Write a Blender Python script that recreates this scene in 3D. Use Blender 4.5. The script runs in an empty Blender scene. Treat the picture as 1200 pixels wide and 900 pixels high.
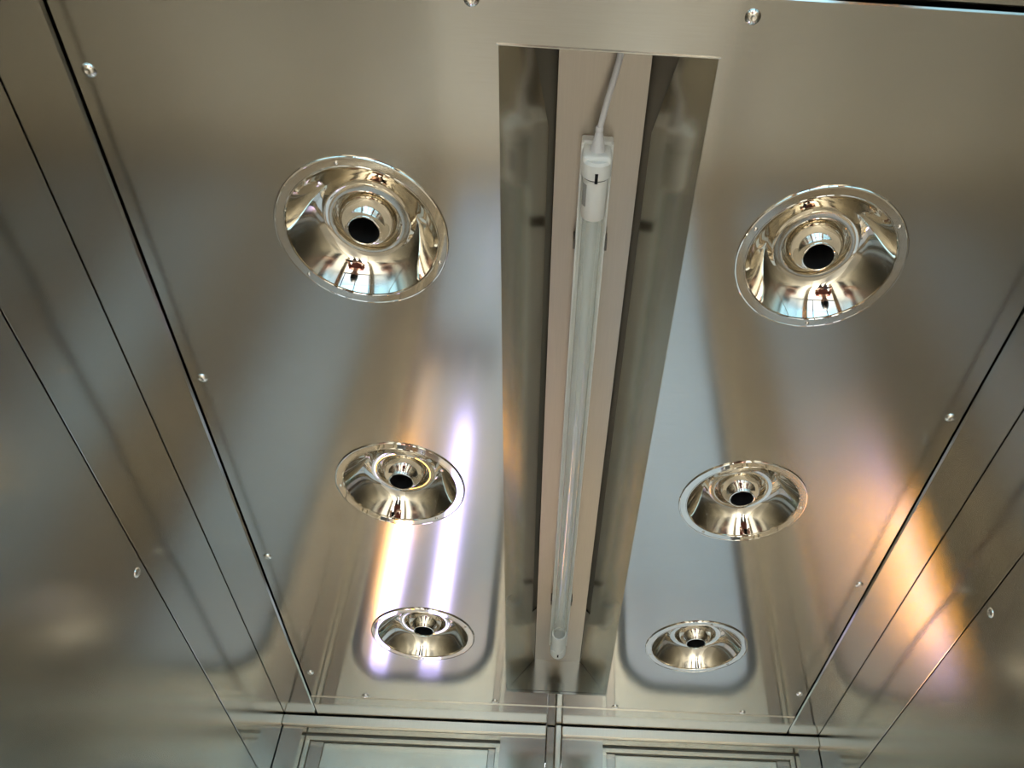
import bpy, bmesh, math, random
from mathutils import Vector, Matrix
random.seed(7)
S = bpy.context.scene
C = S.collection

# ---------------------------------------------------------------- camera
F_PX, PITCH, YAW, ROLL, SHX, SHY = 969.5456, 0.7820, 0.0352, 0.0281, 75.54, 20.52
ZC = 2.10                                   # ceiling height
CAM = Vector((-0.0271, 0.0, 1.45))
cp, sp, cy, sy = math.cos(PITCH), math.sin(PITCH), math.cos(YAW), math.sin(YAW)
fw = Vector((sy*cp, cy*cp, sp)); rt0 = Vector((cy, -sy, 0)); up0 = rt0.cross(fw)
rt = math.cos(ROLL)*rt0 + math.sin(ROLL)*up0
up = -math.sin(ROLL)*rt0 + math.cos(ROLL)*up0
cd = bpy.data.cameras.new('camera'); cam = bpy.data.objects.new('camera', cd); C.objects.link(cam)
cam.matrix_world = Matrix(((rt.x, up.x, -fw.x, CAM.x), (rt.y, up.y, -fw.y, CAM.y), (rt.z, up.z, -fw.z, CAM.z), (0, 0, 0, 1)))
cd.sensor_fit = 'HORIZONTAL'; cd.sensor_width = 36.0; cd.lens = 36.0*F_PX/1200
cd.shift_x = -SHX/1200; cd.shift_y = SHY/1200
cd.clip_start = 0.01
S.camera = cam

# ---------------------------------------------------------------- world, lights, exposure
S.view_settings.view_transform = 'Standard'; S.view_settings.look = 'None'
S.view_settings.gamma = 1; S.view_settings.use_curve_mapping = False
S.view_settings.exposure = 0.88
try:
    S.cycles.max_bounces = 16; S.cycles.glossy_bounces = 12; S.cycles.diffuse_bounces = 5
    S.cycles.transmission_bounces = 8; S.cycles.transparent_max_bounces = 16
except Exception:
    pass
W_ = bpy.data.worlds.new('sky'); S.world = W_; W_.use_nodes = True
nt = W_.node_tree; nt.nodes.clear()
out = nt.nodes.new('ShaderNodeOutputWorld'); bg = nt.nodes.new('ShaderNodeBackground')
tc = nt.nodes.new('ShaderNodeTexCoord'); sx_ = nt.nodes.new('ShaderNodeSeparateXYZ'); rp = nt.nodes.new('ShaderNodeValToRGB')
nt.links.new(tc.outputs['Generated'], sx_.inputs[0]); nt.links.new(sx_.outputs['Z'], rp.inputs[0])
rp.color_ramp.elements[0].position = 0.0; rp.color_ramp.elements[0].color = (0.40, 0.74, 1.0, 1)
rp.color_ramp.elements[1].position = 0.55; rp.color_ramp.elements[1].color = (0.22, 0.50, 0.95, 1)
nt.links.new(rp.outputs[0], bg.inputs[0]); bg.inputs[1].default_value = 1.8
nt.links.new(bg.outputs[0], out.inputs[0])

def area(name, loc, rot, sx, sy, col, watts):
    l = bpy.data.lights.new(name, 'AREA'); l.shape = 'RECTANGLE'; l.size = sx; l.size_y = sy
    l.color = col; l.energy = watts
    o = bpy.data.objects.new(name, l); C.objects.link(o); o.location = loc; o.rotation_euler = rot
    return o
# ceiling lamps of the lobby in front of the cabin and of the clean room behind it
area('lobby_lamp', (0.0, -1.9, 2.75), (0, 0, 0), 1.2, 0.6, (0.99, 0.97, 0.87), 230)
area('clean_room_lamp', (0.55, 3.0, 2.55), (0, 0, 0), 1.2, 0.6, (0.84, 0.93, 1.0), 27)

# ---------------------------------------------------------------- materials
def node_mat(name):
    m = bpy.data.materials.new(name); m.use_nodes = True
    return m, m.node_tree, m.node_tree.nodes['Principled BSDF']
def steel(name, col, rough, tangent=None, aniso=0.0, wave=0.0, grain=(6, 220, 220), gb=0.02):
    m, t, p = node_mat(name); L = t.links
    p.inputs['Metallic'].default_value = 1.0
    tcn = t.nodes.new('ShaderNodeTexCoord')
    mp = t.nodes.new('ShaderNodeMapping'); mp.inputs['Scale'].default_value = grain
    L.new(tcn.outputs['Object'], mp.inputs['Vector'])
    n1 = t.nodes.new('ShaderNodeTexNoise'); n1.inputs['Scale'].default_value = 4.0; n1.inputs['Detail'].default_value = 2
    L.new(mp.outputs[0], n1.inputs['Vector'])
    n2 = t.nodes.new('ShaderNodeTexNoise'); n2.inputs['Scale'].default_value = 1.7; n2.inputs['Detail'].default_value = 0
    L.new(tcn.outputs['Object'], n2.inputs['Vector'])
    cr = t.nodes.new('ShaderNodeMix'); cr.data_type = 'RGBA'
    cr.inputs[6].default_value = (*[c*0.93 for c in col], 1); cr.inputs[7].default_value = (*[min(1, c*1.05) for c in col], 1)
    L.new(n1.outputs['Fac'], cr.inputs[0]); L.new(cr.outputs[2], p.inputs['Base Color'])
    mr = t.nodes.new('ShaderNodeMapRange'); mr.inputs['To Min'].default_value = rough*0.85; mr.inputs['To Max'].default_value = rough*1.15
    L.new(n2.outputs['Fac'], mr.inputs['Value']); L.new(mr.outputs[0], p.inputs['Roughness'])
    if tangent:
        cx = t.nodes.new('ShaderNodeCombineXYZ')
        for i in range(3): cx.inputs[i].default_value = tangent[i]
        L.new(cx.outputs[0], p.inputs['Tangent']); p.inputs['Anisotropic'].default_value = aniso
    if wave or gb:
        b1 = t.nodes.new('ShaderNodeBump'); b1.inputs['Strength'].default_value = 1.0; b1.inputs['Distance'].default_value = wave
        L.new(n2.outputs['Fac'], b1.inputs['Height'])
        b2 = t.nodes.new('ShaderNodeBump'); b2.inputs['Strength'].default_value = gb; b2.inputs['Distance'].default_value = 0.0003
        L.new(n1.outputs['Fac'], b2.inputs['Height']); L.new(b1.outputs[0], b2.inputs['Normal'])
        L.new(b2.outputs[0], p.inputs['Normal'])
    return m
def plain(name, col, rough=0.5, metal=0.0, spec=0.5, nz=0.06, scale=30):
    m, t, p = node_mat(name); L = t.links
    n = t.nodes.new('ShaderNodeTexNoise'); n.inputs['Scale'].default_value = scale; n.inputs['Detail'].default_value = 3
    tcn = t.nodes.new('ShaderNodeTexCoord'); L.new(tcn.outputs['Object'], n.inputs['Vector'])
    mx = t.nodes.new('ShaderNodeMix'); mx.data_type = 'RGBA'
    mx.inputs[6].default_value = (*[c*(1-nz) for c in col], 1); mx.inputs[7].default_value = (*[min(1, c*(1+nz)) for c in col], 1)
    L.new(n.outputs['Fac'], mx.inputs[0]); L.new(mx.outputs[2], p.inputs['Base Color'])
    p.inputs['Roughness'].default_value = rough; p.inputs['Metallic'].default_value = metal
    p.inputs['Specular IOR Level'].default_value = spec
    return m
def glass(name, tint, ior=1.45, boost=1.0, frost=0.0):
    m = bpy.data.materials.new(name); m.use_nodes = True; t = m.node_tree; t.nodes.clear(); L = t.links
    o = t.nodes.new('ShaderNodeOutputMaterial'); tr = t.nodes.new('ShaderNodeBsdfTransparent'); tr.inputs[0].default_value = (*tint, 1)
    gl = t.nodes.new('ShaderNodeBsdfGlossy'); gl.inputs['Roughness'].default_value = 0.02
    lw_ = t.nodes.new('ShaderNodeLayerWeight'); f0 = ((ior-1)/(ior+1))**2*boost
    pw = t.nodes.new('ShaderNodeMath'); pw.operation = 'POWER'; pw.inputs[1].default_value = 5.0; L.new(lw_.outputs['Facing'], pw.inputs[0])
    ml = t.nodes.new('ShaderNodeMath'); ml.operation = 'MULTIPLY_ADD'; ml.inputs[1].default_value = 1-f0; ml.inputs[2].default_value = f0; ml.use_clamp = True
    mx = t.nodes.new('ShaderNodeMixShader'); L.new(pw.outputs[0], ml.inputs[0]); L.new(ml.outputs[0], mx.inputs[0])
    if frost:
        df = t.nodes.new('ShaderNodeBsdfTranslucent'); df.inputs[0].default_value = (0.95, 0.97, 0.94, 1)
        d2 = t.nodes.new('ShaderNodeBsdfDiffuse'); d2.inputs[0].default_value = (0.95, 0.97, 0.94, 1)
        a1 = t.nodes.new('ShaderNodeMixShader'); a1.inputs[0].default_value = 0.75; L.new(df.outputs[0], a1.inputs[1]); L.new(d2.outputs[0], a1.inputs[2])
        a2 = t.nodes.new('ShaderNodeMixShader'); a2.inputs[0].default_value = frost; L.new(tr.outputs[0], a2.inputs[1]); L.new(a1.outputs[0], a2.inputs[2])
        tr = a2
    L.new(tr.outputs[0], mx.inputs[1]); L.new(gl.outputs[0], mx.inputs[2]); L.new(mx.outputs[0], o.inputs[0])
    return m
def emit(name, col, st):
    m = bpy.data.materials.new(name); m.use_nodes = True; t = m.node_tree; t.nodes.clear()
    o = t.nodes.new('ShaderNodeOutputMaterial'); e = t.nodes.new('ShaderNodeEmission')
    e.inputs[0].default_value = (*col, 1); e.inputs[1].default_value = st
    t.links.new(e.outputs[0], o.inputs[0]); return m
SC = (0.580, 0.560, 0.510)
M = dict(
    ceil=steel('ceiling_steel', SC, 0.115, (0, 1, 0), 0.6, 0.002),
    border=steel('border_steel', SC, 0.13, (0, 1, 0), 0.3, 0.0012, (220, 6, 220)),
    wall=steel('wall_steel', SC, 0.16, (0, 0, 1), 0.3, 0.0012, (220, 220, 6)),
    panel=steel('wall_panel_steel', SC, 0.21, (0, 0, 1), 0.4, 0.0015, (220, 220, 6)),
    trough=steel('trough_steel', (0.56, 0.53, 0.455), 0.17, (0, 1, 0), 0.3, 0.0008, (220, 6, 220)),
    plate=steel('plate_steel', (0.50, 0.445, 0.375), 0.30, (0, 1, 0), 0.3, 0.0008, (220, 6, 220)),
    door=steel('door_steel', (0.52, 0.46, 0.38), 0.20, (0, 0, 1), 0.3, 0.0008, (220, 220, 6)),
    inset=steel('inset_steel', (0.74, 0.67, 0.54), 0.26, (0, 0, 1), 0.3, 0.0008, (220, 220, 6)),
    post=steel('satin_post_steel', (0.88, 0.78, 0.65), 0.33, (0, 0, 1), 0.3, 0.0004, (220, 220, 6)),
    mirror=steel('polished_steel', (0.80, 0.755, 0.67), 0.035, None, 0, 0.0004, (40, 40, 40), 0.0),
    screw=steel('screw_steel', (0.85, 0.82, 0.76), 0.12, None, 0, 0, (60, 60, 60), 0.0),
    gap=plain('shadow_gap_black', (0.012, 0.011, 0.010), 0.8),
    casing=plain('casing_dark', (0.03, 0.03, 0.03), 0.8),
    white=plain('white_plastic', (0.90, 0.90, 0.84), 0.35),
    bracket=plain('white_enamel', (0.90, 0.92, 0.88), 0.35),
    cord=plain('cord_white', (0.76, 0.76, 0.77), 0.45),
    grey=plain('grey_print', (0.38, 0.38, 0.36), 0.5),
    slot=plain('slot_and_shade_dark', (0.17, 0.155, 0.12), 0.5),
    black=plain('black_hole', (0.004, 0.004, 0.004), 0.9),
    clip=plain('clip_metal', (0.16, 0.15, 0.13), 0.4, 0.6),
    rubber=plain('gasket_rubber', (0.26, 0.265, 0.27), 0.6),
    tube=glass('quartz_glass', (0.95, 0.97, 0.95), 1.5, 3.0, 0.28),
    pane=glass('window_glass', (0.93, 0.96, 0.97), 1.45),
    floor=plain('cabin_floor_vinyl', (0.62, 0.57, 0.49), 0.35),
    epoxy=plain('epoxy_floor', (0.50, 0.57, 0.60), 0.10),
    paint=plain('pale_blue_paint', (0.64, 0.68, 0.69), 0.6),
    lobby=plain('lobby_tile', (0.55, 0.50, 0.43), 0.3),
    frame=plain('dark_mullion', (0.06, 0.06, 0.065), 0.5),
    violet=emit('violet_streak_glow', (0.58, 0.50, 1.0), 4.4),  # glow of the added columns behind the violet streaks
    warm=emit('warm_streak_glow', (1.0, 0.45, 0.06), 12.5),  # glow of the added column behind the orange streak
)

# ---------------------------------------------------------------- mesh helpers
def finish(name, bm, mat, parent=None, smooth=False, loc=None):
    bmesh.ops.recalc_face_normals(bm, faces=bm.faces) if smooth is not None else None
    me = bpy.data.meshes.new(name); bm.to_mesh(me); bm.free()
    me.materials.append(M[mat] if isinstance(mat, str) else mat)
    if smooth: me.polygons.foreach_set('use_smooth', [True]*len(me.polygons))
    if smooth: me.set_sharp_from_angle(angle=math.radians(28))
    o = bpy.data.objects.new(name, me); C.objects.link(o)
    if loc: o.location = loc
    if parent: o.parent = parent
    return o
def box_into(bm, x0, x1, y0, y1, z0, z1, bev=0.0, seg=1):
    r = bmesh.ops.create_cube(bm, size=1.0)
    vs = r['verts']
    for v in vs:
        v.co = Vector((x0 + (v.co.x+.5)*(x1-x0), y0 + (v.co.y+.5)*(y1-y0), z0 + (v.co.z+.5)*(z1-z0)))
    if bev:
        es = list({e for v in vs for e in v.link_edges})
        bmesh.ops.bevel(bm, geom=es, offset=bev, segments=seg, affect='EDGES', profile=0.5)
def box(name, mat, x0, x1, y0, y1, z0, z1, bev=0.0, parent=None, seg=1):
    bm = bmesh.new(); box_into(bm, x0, x1, y0, y1, z0, z1, bev, seg)
    return finish(name, bm, mat, parent)
def lathe(name, mat, prof, parent=None, n=72, loc=None, axis='Z', smooth=True):
    bm = bmesh.new(); rings = []
    for r, z in prof:
        rings.append([bm.verts.new((r*math.cos(2*math.pi*k/n), r*math.sin(2*math.pi*k/n), z)) for k in range(n)])
    for a, b in zip(rings, rings[1:]):
        for k in range(n):
            bm.faces.new((a[k], a[(k+1) % n], b[(k+1) % n], b[k]))
    if axis == 'Y':
        bmesh.ops.rotate(bm, verts=bm.verts, cent=(0, 0, 0), matrix=Matrix.Rotation(-math.pi/2, 3, 'X'))
    return finish(name, bm, mat, parent, smooth=smooth, loc=loc)
def tubepath(name, mat, pts, r, parent=None, n=14):
    bm = bmesh.new(); rings = []
    for i, p in enumerate(pts):
        d = (pts[min(i+1, len(pts)-1)] - pts[max(i-1, 0)]).normalized()
        a = d.cross(Vector((1, 0, 0)));  a = a if a.length > 1e-3 else d.cross(Vector((0, 0, 1)))
        a.normalize(); b = d.cross(a)
        rings.append([bm.verts.new(p + r*(math.cos(2*math.pi*k/n)*a + math.sin(2*math.pi*k/n)*b)) for k in range(n)])
    for a, b in zip(rings, rings[1:]):
        for k in range(n): bm.faces.new((a[k], a[(k+1) % n], b[(k+1) % n], b[k]))
    for q in (rings[0], rings[-1]): bm.faces.new(q)
    return finish(name, bm, mat, parent, smooth=True)
def quad_slab(name, mat, a, b, c, d, th, parent=None):
    """a,b,c,d: visible face; th: thickness vector pushed behind it"""
    bm = bmesh.new(); v = [bm.verts.new(p) for p in (a, b, c, d)]; w = [bm.verts.new(Vector(p)+th) for p in (a, b, c, d)]
    bm.faces.new(v); bm.faces.new(w[::-1])
    for i in range(4): bm.faces.new((v[i], w[i], w[(i+1) % 4], v[(i+1) % 4]))
    return finish(name, bm, mat, parent)
def tag(o, label=None, cat=None, group=None, kind=None):
    if label: o['label'] = label
    if cat: o['category'] = cat
    if group: o['group'] = group
    if kind: o['kind'] = kind
    return o
def empty(name, loc=(0, 0, 0)):
    o = bpy.data.objects.new(name, None); C.objects.link(o); o.location = loc; o.empty_display_size = 0.05
    return o
def copy_tree(o, parent=None):
    c = o.copy(); C.objects.link(c); c.parent = parent
    for ch in [q for q in bpy.data.objects if q.parent == o]: copy_tree(ch, c)
    return c

# ---------------------------------------------------------------- dimensions
W = 0.4911; CF = 1.508; YB = -0.62
PX, PN, PF = 0.4315, 0.2152, 1.4237             # ceiling panel
TX, TN, TF, TH, TP = 0.0866, 0.2649, 1.3724, 0.061, 0.040   # lamp trough
NX, NY = 0.2153, (0.4484, 0.8194, 1.1904)
G = 0.0017                                       # half gap

# ================================================================= cabin shell
ceiling = tag(box('ceiling', 'casing', -0.56, 0.56, YB-0.06, CF+0.12, ZC+0.085, ZC+0.10),
              'brushed stainless steel cabin ceiling with a framed access panel', 'ceiling', kind='structure')
# border strips round the access panel
EB = 0.0020
box('border_strip', 'border', -W-0.006, -PX-G, YB, PN-0.09, ZC, ZC+0.02, EB, ceiling)
for s in (-1, 1):
    x0, x1 = sorted((s*(W+0.006), s*(PX+G)))
    if s == 1: box('border_strip', 'border', x0, x1, YB, PN-0.09, ZC, ZC+0.02, EB, ceiling)
    box('border_strip', 'border', x0, x1, PN-0.088, CF+0.012, ZC, ZC+0.02, EB, ceiling)
box('border_strip', 'border', -PX-G+0.001, PX+G-0.001, PF+G, CF+0.012, ZC, ZC+0.02, EB, ceiling)
box('border_strip', 'border', -PX-G+0.001, PX+G-0.001, PN-0.088, PN-G, ZC, ZC+0.02, EB, ceiling)
box('rear_ceiling_panel', 'ceil', -PX-G+0.001, PX+G-0.001, YB, PN-0.09, ZC, ZC+0.02, EB, ceiling)

# access panel with trough opening and six nozzle holes
def loop(bm, pts):
    vs = [bm.verts.new(p) for p in pts]
    es = [bm.edges.new((vs[i], vs[(i+1) % len(vs)])) for i in range(len(vs))]
    return vs, es
def rect(x0, x1, y0, y1, z): return [(x0, y0, z), (x1, y0, z), (x1, y1, z), (x0, y1, z)]
bm = bmesh.new(); es = []
e = 0.0013
po, e1 = loop(bm, rect(-PX+G+e, PX-G-e, PN+G+e, PF-G-e, ZC)); es += e1
ti, e2 = loop(bm, rect(-TX-e, TX+e, TN-e, TF+e, ZC)); es += e2
for sgn in (-1, 1):
    for y in NY:
        es += loop(bm, [(sgn*NX+0.0735*math.cos(2*math.pi*k/48), y+0.0735*math.sin(2*math.pi*k/48), ZC) for k in range(48)])[1]
bmesh.ops.triangle_fill(bm, use_beauty=True, edges=es, normal=(0, 0, -1))
def skirt(bm, base, lev):
    prev = base
    for pts in lev:
        cur = [bm.verts.new(p) for p in pts]
        for i in range(4): bm.faces.new((prev[i], prev[(i+1) % 4], cur[(i+1) % 4], cur[i]))
        prev = cur
skirt(bm, po, [rect(-PX+G, PX-G, PN+G, PF-G, ZC+e), rect(-PX+G, PX-G, PN+G, PF-G, ZC+0.02)])
skirt(bm, ti, [rect(-TX, TX, TN, TF, ZC+e), rect(-TX, TX, TN, TF, ZC+0.004)])
panel = finish('access_panel', bm, 'ceil', ceiling)
tag(panel, 'large brushed steel access panel with six nozzle holes')
# dark packing seen through the shadow gaps
for a in ((-PX-0.012, -PX+0.008, PN-0.01, PF+0.01), (PX-0.008, PX+0.012, PN-0.01, PF+0.01), (-PX, PX, PF-0.008, PF+0.012), (-PX, PX, PN-0.012, PN+0.008)):
    box('gap_or_shade_strip', 'gap', *a, ZC+0.021, ZC+0.026, 0, ceiling)

# screws: a domed head with a cross recess
def screw_mesh():
    bm = bmesh.new(); n = 20
    prof = [(0.0062, 0.0004), (0.0060, -0.0006), (0.0048, -0.0019), (0.0030, -0.0027), (0.0016, -0.0029)]
    rings = [[bm.verts.new((r*math.cos(2*math.pi*k/n), r*math.sin(2*math.pi*k/n), z)) for k in range(n)] for r, z in prof]
    for a, b in zip(rings, rings[1:]):
        for k in range(n): bm.faces.new((a[k], a[(k+1) % n], b[(k+1) % n], b[k]))
    c = bm.verts.new((0, 0, -0.0012))
    for k in range(n): bm.faces.new((rings[-1][k], rings[-1][(k+1) % n], c))
    for sx, sy in ((0.0034, 0.0006), (0.0006, 0.0034)):
        pass
    bmesh.ops.recalc_face_normals(bm, faces=bm.faces)
    me = bpy.data.meshes.new('screw'); bm.to_mesh(me); bm.free(); me.materials.append(M['screw'])
    me.polygons.foreach_set('use_smooth', [True]*len(me.polygons)); return me
SM = screw_mesh()
def screw(loc, parent, rot=(0, 0, 0)):
    o = bpy.data.objects.new('screw', SM); C.objects.link(o); o.location = loc; o.rotation_euler = rot; o.parent = parent
    return o
for s in (-1, 1):
    for y in (0.3060, 0.6480, 0.9915, 1.3340): screw((s*0.4160, y, ZC), panel)
    for x in (0.1063, 0.3330):
        screw((s*x, 1.4130, ZC), panel); screw((s*x, 0.2318, ZC), panel)

# ---- recessed trough for the lamp
trough = quad_slab('light_trough', 'plate', (-TP, TN, ZC+TH), (TP, TN, ZC+TH), (TP, TF, ZC+TH), (-TP, TF, ZC+TH), Vector((0, 0, 0.002)), ceiling)
tag(trough, 'deep steel trough holding the lamp')
for s in (-1, 1):
    def sp_(f, y, off=0.0):     # point on the sloping side, f = 0 at the ceiling, 1 at the lamp plate
        return Vector((s*(TX-(TX-TP-0.0008)*f) + s*off*0.8, y, ZC+e+(TH-e)*f + off*0.6))
    out_ = [(0, TN), (0, TF), (1, TF), (1, 1.200), (0.87, 1.1975), (0.87, 0.357), (0.52, TN)]
    bm = bmesh.new()
    v = [bm.verts.new(sp_(*q)) for q in out_]; w = [bm.verts.new(sp_(*q, 0.0015)) for q in out_]
    bm.faces.new(v); bm.faces.new(w[::-1])
    for k in range(len(v)): bm.faces.new((v[k], w[k], w[(k+1) % len(v)], v[(k+1) % len(v)]))
    finish('trough_side', bm, 'trough', trough)
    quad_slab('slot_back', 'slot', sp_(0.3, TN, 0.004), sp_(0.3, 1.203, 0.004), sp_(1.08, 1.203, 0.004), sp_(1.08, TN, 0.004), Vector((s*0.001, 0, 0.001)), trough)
    p = sp_(0.13, 1.0875); nrm = Vector((-s*TH, 0, -(TX-TP))).normalized()
    o = lathe('plug', 'trough', [(0.0, 0.0008), (0.0062, 0.0008), (0.0072, 0.0002), (0.0074, -0.001)], trough, 28)
    o.location = p; o.rotation_euler = nrm.to_track_quat('Z', 'Y').to_euler()
for y, n_ in ((TN, -1), (TF, 1)):
    quad_slab('trough_end', 'trough', (-TX, y, ZC+e), (TX, y, ZC+e), (TP, y, ZC+TH), (-TP, y, ZC+TH), Vector((0, n_*0.002, 0)), trough)

def ring_flat(name, mat, P, Q, z0, z1, parent):
    bm = bmesh.new(); n = len(P)
    L = [[bm.verts.new((p[0], p[1], z)) for p in R_] for z, R_ in ((z0, P), (z0, Q), (z1, Q), (z1, P))]
    for a in range(4):
        A, B = L[a], L[(a+1) % 4]
        for i in range(n): bm.faces.new((A[i], A[(i+1) % n], B[(i+1) % n], B[i]))
    bmesh.ops.bevel(bm, geom=[q for q in bm.edges if abs(q.verts[0].co.z-z0) < 1e-6 and abs(q.verts[1].co.z-z0) < 1e-6], offset=0.0005, segments=2, affect='EDGES')
    return finish(name, bm, mat, parent)
ring_flat('trough_lip', 'ceil', [(-TX-0.0016, TN-0.0014), (TX+0.0016, TN-0.0014), (TX+0.0016, TF+0.0014), (-TX-0.0016, TF+0.0014)],
          [(-TX+0.0003, TN+0.0003), (TX-0.0003, TN+0.0003), (TX-0.0003, TF-0.0003), (-TX+0.0003, TF-0.0003)], ZC-0.0009, ZC+0.003, trough)
# ---- side walls: casing, upper strip, wall panel proud of it, screws
ZL = 1.9783
for s, nm in ((-1, 'wall_left'), (1, 'wall_right')):
    x = lambda a, b: sorted((s*a, s*b))
    wl = tag(box(nm, 'casing', *x(W+0.02, W+0.06), YB-0.06, CF+0.12, 0, ZC+0.085),
             'stainless steel cabin side wall on the %s of the ceiling' % nm[5:], 'wall', kind='structure')
    box('upper_strip', 'wall', *x(W, W+0.019), YB, CF-0.0012, ZL+0.0014, ZC-0.0013, 0.0004, wl)
    box('gap_or_shade_strip', 'gap', *x(W+0.016, W+0.0195), YB, CF, ZL-0.01, ZL+0.01, 0, wl)
    wp = box('wall_panel', 'panel', *x(W-0.0012, W+0.019), YB, CF-0.0012, 0.10, ZL-0.0012, 0.0014, wl)
    box('kick_plate', 'wall', *x(W, W+0.019), YB, CF-0.0012, 0.0, 0.097, 0.0012, wl)
    for y in (0.2, 0.827, 1.47): screw((s*(W-0.0012), y, 1.9625), wp, (0, s*math.pi/2, 0))
    for z in (1.35, 0.75, 0.14):
        for y in (-0.3, 0.2, 0.827, 1.47): screw((s*(W-0.0012), y, z), wp, (0, s*math.pi/2, 0))

# ---- floor
tag(box('floor', 'floor', -0.56, 0.56, YB-0.06, CF+0.12, -0.03, 0), 'dark vinyl floor of the steel cabin', 'floor', kind='structure')

# ---- far end: header, post and two glazed door leaves
RD = 0.035
head = tag(box('wall_far', 'casing', -0.56, 0.56, CF+0.05, CF+0.12, ZC-0.02, ZC+0.085), 'steel header above the double door at the far end', 'wall', kind='structure')
box('header_strip', 'post', -W, -0.0125, CF-0.010, CF+0.05, ZC-0.0195, ZC-0.0022, 0.0012, head)
box('header_strip', 'post', 0.0165, W, CF-0.010, CF+0.05, ZC-0.0195, ZC-0.0022, 0.0012, head)
box('door_post', 'post', 0.0035, 0.0160, CF-0.014, CF+0.06, 0, ZC-0.0015, 0.002, head)
for xx in ((-W-0.02, -W+0.0005), (W-0.0005, W+0.02)):
    box('gap_or_shade_strip', 'gap', *xx, CF+0.01, CF+0.06, 0, ZC, 0, head)
box('door_stop', 'door', -0.0115, 0.0030, CF-0.004, CF+0.06, 0, ZC-0.0015, 0.001, head)

def rounded(x0, x1, z0, z1, r, n=10):
    P = []
    for cx_, cz, a0 in ((x1-r, z1-r, 0), (x0+r, z1-r, 90), (x0+r, z0+r, 180), (x1-r, z0+r, 270)):
        for k in range(n+1):
            a = math.radians(a0+90*k/n); P.append((cx_+r*math.cos(a), cz+r*math.sin(a)))
    return P
def ring_frame(name, mat, P, Q, y0, y1, parent, smooth=False):
    """frame between closed outlines P (outer) and Q (inner) in the xz plane"""
    bm = bmesh.new(); n = len(P)
    L = [[bm.verts.new((p[0], y, p[1])) for p in R_] for y, R_ in ((y0, P), (y0, Q), (y1, Q), (y1, P))]
    for a in range(4):
        A, B = L[a], L[(a+1) % 4]
        for i in range(n): bm.faces.new((A[i], A[(i+1) % n], B[(i+1) % n], B[i]))
    return finish(name, bm, mat, parent)
def rect2(x0, x1, z0, z1): return [(x1, z1), (x0, z1), (x0, z0), (x1, z0)]
def door(nm, xa, xb, ox0, ox1, wx0, wx1, label):
    """leaf xa..xb; recess ox0..ox1; window wx0..wx1"""
    t = ZC-0.0195
    d = tag(ring_frame(nm, 'door', rect2(xa, xb, 0.012, t-0.0005), rect2(ox0, ox1, 0.14, t-0.001), CF, CF+RD+0.02, None),
            label, 'door', kind='structure')
    yb = CF+RD
    fx = 0.009
    ring_frame('recess_frame', 'inset', rect2(ox0, ox1, 0.14, t-0.001), rect2(ox0+fx, ox1-fx, 0.15, t-0.011), yb-0.006, yb+0.012, d)
    ring_frame('gap_or_shade_strip', 'slot', rect2(ox0+0.0002, ox1-0.0002, 0.1405, t-0.0012), rect2(ox0+0.0014, ox1-0.0014, 0.1425, t-0.0040), yb-0.0068, yb-0.0045, d)  # dark strip drawn as the shadow line at the recess edge
    ring_frame('gap_or_shade_strip', 'slot', rect2(ox0+fx-0.0004, ox1-fx+0.0004, 0.1495, t-0.0106), rect2(ox0+fx+0.0010, ox1-fx-0.0010, 0.152, t-0.0122), yb-0.0012, yb+0.001, d)  # second painted shade line, inside the recess frame
    # stiles at each side of the light inset plate
    a0, a1, b0, b1 = ox0+fx, wx0-0.008, wx1+0.008, ox1-fx
    box('stile', 'door', a0, a1, yb, yb+0.012, 0.15, t-0.011, 0.0012, d)
    box('stile', 'door', b0, b1, yb, yb+0.012, 0.15, t-0.011, 0.0012, d)
    wz0, wz1, r = 0.17, 2.005, 0.085
    # inset plate with a rounded window opening
    bm = bmesh.new(); es = []
    es += loop(bm, [(p[0], yb+0.003, p[1]) for p in rect2(a1, b0, 0.15, t-0.011)])[1]
    es += loop(bm, [(p[0], yb+0.003, p[1]) for p in rounded(wx0, wx1, wz0, wz1, r)])[1]
    bmesh.ops.triangle_fill(bm, use_beauty=True, edges=es, normal=(0, -1, 0))
    finish('inset_plate', bm, 'inset', d)
    gk = ring_frame('gasket', 'rubber', rounded(wx0-0.0005, wx1+0.0005, wz0-0.0005, wz1+0.0005, r), rounded(wx0+0.016, wx1-0.016, wz0+0.016, wz1-0.016, r-0.016), yb-0.001, yb+0.02, d)
    bm = bmesh.new()
    bm.faces.new([bm.verts.new((p[0], yb+0.010, p[1])) for p in rounded(wx0+0.012, wx1-0.012, wz0+0.012, wz1-0.012, r-0.012)])
    tag(finish('pane', bm, 'pane', d), 'clear glass pane with rounded corners')
    box('push_handle', 'screw', *( (xb-0.05, xb-0.03) if xa < -0.1 else (xa+0.03, xa+0.05) ), CF-0.045, CF-0.025, 0.85, 1.20, 0.006, d)
    return d
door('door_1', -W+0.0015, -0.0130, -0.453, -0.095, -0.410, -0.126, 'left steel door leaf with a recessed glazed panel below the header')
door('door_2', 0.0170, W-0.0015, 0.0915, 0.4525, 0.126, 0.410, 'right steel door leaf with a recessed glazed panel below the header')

# ---- near end: open doorway frame
wn = tag(box('wall_near', 'casing', -0.56, 0.56, YB-0.06, YB-0.02, 2.02, ZC+0.085), 'steel frame of the open doorway behind the viewer', 'wall', kind='structure')
box('doorway_head', 'door', -W, W, YB-0.02, YB-0.001, 2.0, ZC-0.002, 0.0012, wn)
for s in (-1, 1):
    box('doorway_jamb', 'door', *sorted((s*(W-0.07), s*(W-0.001))), YB-0.06, YB-0.001, 0, 2.0, 0.0012, wn)

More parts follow.
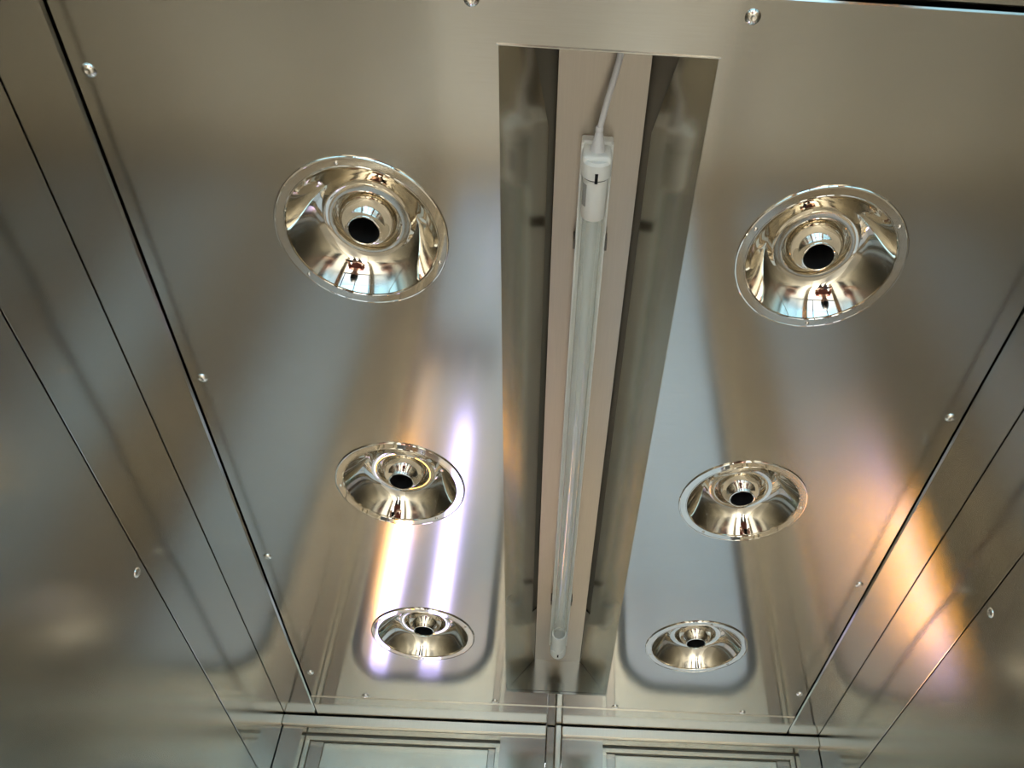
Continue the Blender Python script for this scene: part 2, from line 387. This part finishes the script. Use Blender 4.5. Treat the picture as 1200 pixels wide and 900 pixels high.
# ================================================================= air nozzles
def make_nozzle():
    r = empty('air_nozzle')
    lathe('flange', 'mirror', [(0.0722, 0.0012), (0.0800, 0.0012), (0.0805, 0.0004), (0.0805, -0.0010), (0.0799, -0.0018), (0.0788, -0.0019), (0.0785, -0.0015), (0.0716, -0.0015), (0.0712, -0.0019), (0.0704, -0.0019), (0.0698, -0.0012), (0.0697, 0.0010)], r, 96)
    prof = []
    for k in range(13):
        a = k/12
        ang = math.radians(12 + 62*a)
        prof.append((0.0405 + (0.0697-0.0405)*(1-a**1.0)**0.62 if a < 1 else 0.0405, 0.0005 + 0.0265*a))
    lathe('bowl', 'mirror', prof, r, 96)
    lathe('collar_ring', 'mirror', [(0.0409, 0.0275), (0.0408, 0.0222), (0.0402, 0.0214), (0.0396, 0.0217), (0.0332, 0.0217), (0.0326, 0.0213), (0.0320, 0.0220), (0.0316, 0.0240), (0.0313, 0.030), (0.0300, 0.0312)], r, 80)
    lathe('nozzle_tip', 'mirror', [(0.0300, 0.0312), (0.0288, 0.0300), (0.0282, 0.0275), (0.0270, 0.0230), (0.0250, 0.0185), (0.0222, 0.0140), (0.0192, 0.0105), (0.0172, 0.0082), (0.0166, 0.0066), (0.0160, 0.0058), (0.0150, 0.0056), (0.0143, 0.0060), (0.0140, 0.0070)], r, 64)
    lathe('throat', 'black', [(0.0140, 0.0070), (0.0136, 0.016), (0.0130, 0.045), (0.0005, 0.046)], r, 48)
    for a in (20, 140, 260):
        o = lathe('rivet', 'screw', [(0.0019, 0.0), (0.0017, -0.0008), (0.0009, -0.0013), (0.0001, -0.0014)], r, 14)
        o.location = (0.0750*math.cos(math.radians(a)), 0.0750*math.sin(math.radians(a)), -0.0015)
    return r
noz = make_nozzle()
where = {(-1, 0): 'left of the lamp, biggest and nearest the cord end', (1, 0): 'right of the lamp, biggest and nearest the cord end',
         (-1, 1): 'left of the lamp, middle one of its row', (1, 1): 'right of the lamp, middle one of its row',
         (-1, 2): 'left of the lamp, smallest and nearest the doors', (1, 2): 'right of the lamp, smallest and nearest the doors'}
first = True
for s in (-1, 1):
    for i, y in enumerate(NY):
        o = noz if first else copy_tree(noz); first = False
        o.location = (s*NX, y, ZC); o.rotation_euler.z = math.radians(37*i + (0 if s < 0 else 65))
        tag(o, 'polished steel air nozzle '+where[(s, i)], 'air nozzle', 'air nozzles in the ceiling panel')

# ================================================================= lamp
zb = ZC+TH
lamp = empty('tube_lamp', (0, 0, zb))
tag(lamp, 'unlit clear glass tube lamp on a white bracket in the ceiling trough', 'lamp')
Y0, Y1 = 0.3665, 1.318
def lb(name, mat, *a, **k): o = box(name, mat, *a[:6], parent=lamp, **k); return o
XO = -0.0014
# bracket: a shallow channel
bm = bmesh.new()
box_into(bm, XO-0.0145, XO+0.0145, Y0, Y1-0.03, -0.012, -0.0002, 0.001)
finish('bracket', bm, 'bracket', lamp)
for s in (-1, 1):
    box('bracket_rim', 'bracket', *sorted((XO+s*0.0125, XO+s*0.0148)), Y0, Y1-0.03, -0.0165, -0.010, 0.0005, lamp)
ZT = -0.029; RT = 0.0100
tube = lathe('glass_tube', 'tube', [(RT, 0.0), (RT, 0.808)], lamp, 40, (XO, 0.420, ZT), 'Y')
tag(tube, 'clear glass tube')
# near lamp holder and cap
box('lamp_holder', 'white', XO-0.0136, XO+0.0136, Y0+0.003, Y0+0.018, -0.036, -0.0005, 0.004, lamp, 3)
hold = lathe('holder_cup', 'white', [(0.0, 0.0), (0.0118, 0.0005), (0.0136, 0.003), (0.0139, 0.0165), (0.0132, 0.0175), (0.0, 0.0176)], lamp, 36, (XO, Y0+0.006, ZT), 'Y')
box('slot', 'black', XO-0.0012, XO+0.0016, Y0+0.0155, Y0+0.0255, ZT-0.0142, ZT-0.0100, 0, lamp)
lathe('seam_ring', 'black', [(0.0119, 0.0), (0.0122, 0.0), (0.0122, 0.0011), (0.0115, 0.0011)], lamp, 36, (XO, Y0+0.0237, ZT), 'Y')  # black ring drawn as the shadow gap between cup and cap
cap = lathe('end_cap', 'white', [(0.0, 0.0), (0.0112, 0.0), (0.0116, 0.0015), (0.0116, 0.0415), (0.0110, 0.043), (0.0, 0.043)], lamp, 36, (XO, Y0+0.0245, ZT), 'Y')
bm = bmesh.new(); n = 6
a0, a1 = math.radians(196), math.radians(228)
vs = [[bm.verts.new((XO+0.01175*math.cos(a0+(a1-a0)*k/n), y, ZT+0.01175*math.sin(a0+(a1-a0)*k/n))) for k in range(n+1)] for y in (Y0+0.030, Y0+0.053)]
for k in range(n): bm.faces.new((vs[0][k], vs[0][k+1], vs[1][k+1], vs[1][k]))
tag(finish('print_patch', bm, 'grey', lamp), 'grey printed patch on the cap')
# far cap: an open sleeve round the tube end, then the holder
lathe('end_cap', 'white', [(0.0096, 0.006), (0.0096, 0.0), (0.0118, 0.0), (0.0120, 0.002), (0.0120, 0.043), (0.0, 0.0435)], lamp, 36, (XO, 1.224, ZT), 'Y')
lathe('inner_disc', 'grey', [(0.0, 0.0), (0.0097, 0.0)], lamp, 32, (XO, 1.2315, ZT), 'Y')
lathe('holder_cup', 'white', [(0.0, 0.0), (0.0128, 0.0), (0.0130, 0.002), (0.0130, 0.020), (0.0105, 0.0245), (0.0, 0.0255)], lamp, 36, (XO, 1.2665, ZT), 'Y')
box('lamp_holder', 'white', XO-0.010, XO+0.010, 1.268, 1.288, ZT, -0.0005, 0.003, lamp, 2)
box('slot', 'black', XO-0.0012, XO+0.0012, 1.272, 1.280, ZT-0.0134, ZT-0.0095, 0, lamp)
for y in (0.470, 1.146):
    for s in (-1, 1):
        box('spring_clip', 'clip', *sorted((XO+s*0.0146, XO+s*0.0170)), y, y+0.012, -0.017, -0.002, 0.0006, lamp)

# ---- power cord
cord = empty('power_cord', (0, 0, 0)); tag(cord, 'white power cord plugged into the near end of the tube lamp', 'cord')
P0 = [Vector(p) for p in ((0.0125, TN+0.001, zb-0.012), (0.0120, 0.285, zb-0.013), (0.0085, 0.305, zb-0.014), (0.0040, 0.325, zb-0.016), (0.0008, 0.340, zb-0.0205), (-0.0012, 0.350, zb-0.0225))]
pts = []
for i in range(len(P0)-1):
    a, b, c_, d_ = P0[max(i-1, 0)], P0[i], P0[i+1], P0[min(i+2, len(P0)-1)]
    for k in range(6):
        t = k/6; pts.append(0.5*((2*b)+(c_-a)*t+(2*a-5*b+4*c_-d_)*t*t+(3*b-a-3*c_+d_)*t**3))
pts.append(P0[-1])
tubepath('cable', 'cord', pts, 0.0028, cord)
pl = lathe('plug', 'cord', [(0.0, 0.0), (0.0030, 0.0), (0.0036, 0.0012), (0.0036, 0.0042), (0.0030, 0.0050), (0.0034, 0.0056), (0.0066, 0.021), (0.0068, 0.0275), (0.0, 0.028)], cord, 24, (-0.0012, 0.3465, zb-0.0225), 'Y')

# ================================================================= clean room beyond the doors
YW = 4.35
tag(box('floor.001', 'epoxy', -2.4, 2.4, CF+0.121, YW, -0.03, -0.001), 'glossy pale blue epoxy floor beyond the doors', 'floor', kind='structure')
wb = tag(box('wall_back', 'paint', -2.4, 2.4, YW, YW+0.08, -0.03, 2.7), 'pale painted wall of the room beyond the doors', 'wall', kind='structure')
for s, nm in ((-1, 'wall_west'), (1, 'wall_east')):
    tag(box(nm, 'paint', *sorted((s*2.4, s*2.48)), CF+0.121, YW, -0.03, 2.7), 'pale painted %s wall of the room beyond the doors' % ('left' if s < 0 else 'right'), 'wall', kind='structure')
tag(box('ceiling.001', 'paint', -2.48, 2.48, CF+0.121, YW+0.08, 2.7, 2.76), 'white ceiling of the room beyond the doors', 'ceiling', kind='structure')
wf = tag(box('wall_front', 'paint', -2.4, -0.57, CF+0.05, CF+0.12, -0.03, 2.7), 'pale wall beside the cabin', 'wall', kind='structure')
box('wall_part', 'paint', 0.57, 2.4, CF+0.05, CF+0.12, -0.03, 2.7, 0, wf)
box('wall_part', 'paint', -0.57, 0.57, CF+0.05, CF+0.12, ZC+0.10, 2.7, 0, wf)
def streak_column(x, y, w, z0, z1, mat, label):  # invented column form, placed unseen so the steel mirrors coloured streaks
    r = empty('streak_column', (x, y, 0)); tag(r, label, 'lamp', 'added lit columns in the room beyond the doors')
    lathe('base', 'frame', [(0.0, 0.0), (0.11, 0.0), (0.11, 0.012), (0.02, 0.02)], r, 32)
    lathe('pole', 'white', [(0.012, 0.012), (0.012, z0)], r, 16)
    lathe('diffuser', mat, [(0.0, z0), (w/2, z0), (w/2, z1), (0.0, z1)], r, 24)
    lathe('top_cap', 'frame', [(0.0, z1), (w/2+0.002, z1), (w/2+0.002, z1+0.02), (0.0, z1+0.02)], r, 24)
streak_column(-0.385, 2.5, 0.060, 0.45, 1.50, 'violet', 'tall violet white light column added beyond the left door leaf for the ceiling streaks')
streak_column(-0.550, 2.5, 0.052, 0.95, 1.50, 'violet', 'short violet white light column on a pole added beyond the left door leaf for the ceiling streaks')
streak_column(-0.71, 3.2, 0.078, 0.12, 0.95, 'warm', 'amber light column added farthest from the door leaves for the orange wall glow')
# ================================================================= lobby behind the viewer
tag(box('floor.002', 'lobby', -3.0, 3.0, -4.5, YB-0.061, -0.03, -0.001), 'beige tiled lobby floor behind the viewer', 'floor', kind='structure')
lw = tag(box('window_1', 'frame', -3.0, 3.0, -2.65, -2.59, 0.0, 0.08), 'dark framed glazed lobby front with tall mullions', 'window', kind='structure')
for x in (-3.0, -1.8, -0.75, 0.3, 1.35, 2.94): box('mullion', 'frame', x, x+0.07, -2.65, -2.59, 0.08, 3.2, 0, lw)
box('transom', 'frame', -3.0, 3.0, -2.65, -2.59, 2.2, 2.28, 0, lw)
box('transom', 'frame', -3.0, 3.0, -2.65, -2.59, 3.2, 3.3, 0, lw)
for s, nm in ((-1, 'wall_lobby_left'), (1, 'wall_lobby_right')):
    tag(box(nm, 'lobby', *sorted((s*3.0, s*3.08)), -2.65, YB-0.06, -0.03, 3.3), 'beige lobby wall on the %s behind the viewer' % ('left' if s < 0 else 'right'), 'wall', kind='structure')
tag(box('ceiling.002', 'paint', -3.08, 3.08, -2.65, YB-0.061, 3.3, 3.36), 'white lobby ceiling behind the viewer', 'ceiling', kind='structure')

# ================================================================= the person taking the picture (seen only in the polished bowls)
M['skin'] = plain('skin', (0.58, 0.34, 0.25), 0.5); M['shirt'] = plain('red_brown_shirt', (0.20, 0.06, 0.045), 0.8)
M['trousers'] = plain('dark_trousers', (0.03, 0.035, 0.05), 0.8); M['hair'] = plain('black_hair', (0.012, 0.010, 0.009), 0.5)
M['shoe'] = plain('black_shoe', (0.02, 0.02, 0.02), 0.5); M['phone'] = plain('phone_black', (0.015, 0.015, 0.017), 0.2)
def skinned(name, mat, chains, parent, root, sub=2):
    """chains: lists of (point, radius); shared points join into one continuous surface"""
    idx, vs, rs, es = {}, [], [], []
    for ch in chains:
        last = None
        for p, r in ch:
            k = tuple(round(c, 4) for c in p)
            if k not in idx: idx[k] = len(vs); vs.append(p); rs.append(r)
            if last is not None and last != idx[k]: es.append((last, idx[k]))
            last = idx[k]
    me = bpy.data.meshes.new(name); me.from_pydata(vs, es, []); me.materials.append(M[mat])
    o = bpy.data.objects.new(name, me); C.objects.link(o); o.parent = parent
    m = o.modifiers.new('Skin', 'SKIN'); m.use_smooth_shade = True
    for i, sv in enumerate(me.skin_vertices[0].data):
        sv.radius = rs[i] if isinstance(rs[i], tuple) else (rs[i], rs[i]); sv.use_root = (i == root)
    m2 = o.modifiers.new('Subdivision', 'SUBSURF'); m2.levels = sub; m2.render_levels = sub
    return o
PXo, PY = -0.02, -0.40
per = empty('person', (PXo, PY, 0)); tag(per, 'person in a red brown shirt holding a phone up with both hands', 'person')
PH = CAM - fw*0.010 - Vector((PXo, PY, 0)) + rt*0.045 - up*0.012        # phone centre, person space
pel = (0, 0, 0.92); che = (0, 0.0, 1.26); nek = (0, 0.015, 1.385); jaw = (0, 0.04, 1.455)
body = [[(pel, (0.13, 0.10)), ((0, 0, 1.06), (0.125, 0.09)), (che, (0.145, 0.10)), ((0, 0.005, 1.33), (0.09, 0.07)), (nek, 0.052), (jaw, (0.058, 0.068)), ((0, 0.04, 1.52), (0.070, 0.086)), ((0, 0.025, 1.585), (0.066, 0.082)), ((0, 0.02, 1.62), (0.035, 0.045))]]
shirt = [[((0, 0, 0.78), (0.215, 0.150)), ((0, 0, 0.92), (0.200, 0.140)), ((0, 0, 1.06), (0.14, 0.105)), (che, (0.158, 0.112)), ((0, 0.005, 1.335), (0.10, 0.078))]]
trous = [[((0, 0, 1.03), (0.155, 0.110)), ((0, 0, 0.86), (0.145, 0.11))]]
for s in (-1, 1):
    hip = (s*0.09, 0, 0.86); kn = (s*0.10, 0.02, 0.49); an = (s*0.105, -0.01, 0.09)
    body[0:0] = []
    body.append([(pel, (0.13, 0.10)), (hip, 0.085), (kn, 0.052), (an, 0.036), ((s*0.11, 0.06, 0.035), 0.032), ((s*0.115, 0.14, 0.025), 0.022)])
    trous.append([((0, 0, 0.86), (0.145, 0.11)), ((s*0.09, 0, 0.80), 0.098), (kn, 0.070), ((s*0.105, -0.008, 0.11), 0.058)])
    sh = (s*0.165, 0.0, 1.325); el = (s*0.215, 0.13, 1.15)
    pe = PH + rt*(s*0.088) - fw*0.012                                    # palm centre at the end of the phone
    wr = pe - fw*0.05 - up*0.045 + rt*(s*0.02)
    mid = (Vector(el)*0.45 + wr*0.55)
    body.append([(che, (0.145, 0.10)), (sh, 0.052), (el, 0.038), (tuple(mid), 0.034), (tuple(wr), 0.026), (tuple(pe), (0.030, 0.020))])
    shirt.append([(che, (0.158, 0.112)), (sh, 0.066), (((s*0.195), 0.075, 1.225), 0.058)])
    for k, (ln, off) in enumerate(((0.062, 0.026), (0.070, 0.009), (0.066, -0.008), (0.054, -0.024))):   # four fingers round the back of the phone
        b = pe + up*off; f1 = b + fw*0.020 + rt*(s*0.006); f2 = f1 + fw*0.006 - rt*(s*ln*0.40); f3 = f2 - rt*(s*ln*0.35) - fw*0.004
        body.append([(tuple(pe), (0.030, 0.020)), (tuple(f1), 0.0085), (tuple(f2), 0.0078), (tuple(f3), 0.0065)])
    t1 = pe - up*0.022 - fw*0.014 - rt*(s*0.012); t2 = t1 - rt*(s*0.022) + up*0.010; t3 = t2 - rt*(s*0.018) + up*0.006
    body.append([(tuple(pe), (0.030, 0.020)), (tuple(t1), 0.0105), (tuple(t2), 0.0092), (tuple(t3), 0.0075)])
    bm = bmesh.new(); bmesh.ops.create_uvsphere(bm, u_segments=20, v_segments=12, radius=1.0)
    for v in bm.verts: v.co = Vector((v.co.x*0.043, v.co.y*0.135 + 0.055, max(0.0, v.co.z*0.062 + 0.03))) + Vector((s*0.112, 0, 0))
    finish('shoe', bm, 'shoe', per, smooth=True)
skinned('body', 'skin', body, per, 0)
skinned('shirt', 'shirt', shirt, per, 0)
skinned('trousers', 'trousers', trous, per, 0)
def ball(name, mat, c, r, cut=None):
    bm = bmesh.new(); bmesh.ops.create_uvsphere(bm, u_segments=28, v_segments=18, radius=1.0)
    for v in bm.verts: v.co = Vector((v.co.x*r[0], v.co.y*r[1], v.co.z*r[2])) + Vector(c)
    if cut: bmesh.ops.delete(bm, geom=[v for v in bm.verts if cut(v.co)], context='VERTS')
    return finish(name, bm, mat, per, smooth=True)
ball('hair', 'hair', (0, 0.010, 1.580), (0.088, 0.112, 0.108), lambda c: c.y > 0.055 and c.z < 1.585 or c.z < 1.48)
for s in (-1, 1):
    ball('ear', 'skin', (s*0.078, 0.03, 1.525), (0.010, 0.018, 0.030))
    ball('eye', 'hair', (s*0.030, 0.112, 1.535), (0.013, 0.008, 0.007))
ball('nose', 'skin', (0, 0.122, 1.505), (0.013, 0.020, 0.022))
ball('mouth', 'shirt', (0, 0.110, 1.468), (0.024, 0.008, 0.006))
# phone in both hands, lens at the picture's viewpoint
bm = bmesh.new(); box_into(bm, -0.078, 0.078, -0.037, 0.037, -0.004, 0.004, 0.0035, 3)
ph = finish('smartphone', bm, 'phone')
pc = CAM - fw*0.010 + rt*0.045 - up*0.012
ph.matrix_world = Matrix(((rt.x, up.x, -fw.x, pc.x), (rt.y, up.y, -fw.y, pc.y), (rt.z, up.z, -fw.z, pc.z), (0, 0, 0, 1)))
tag(ph, 'black smartphone held up in both hands', 'phone')
bm = bmesh.new(); box_into(bm, -0.072, 0.072, -0.033, 0.033, 0.0041, 0.0044)
tag(finish('screen', bm, 'black', ph), 'dark glass screen')
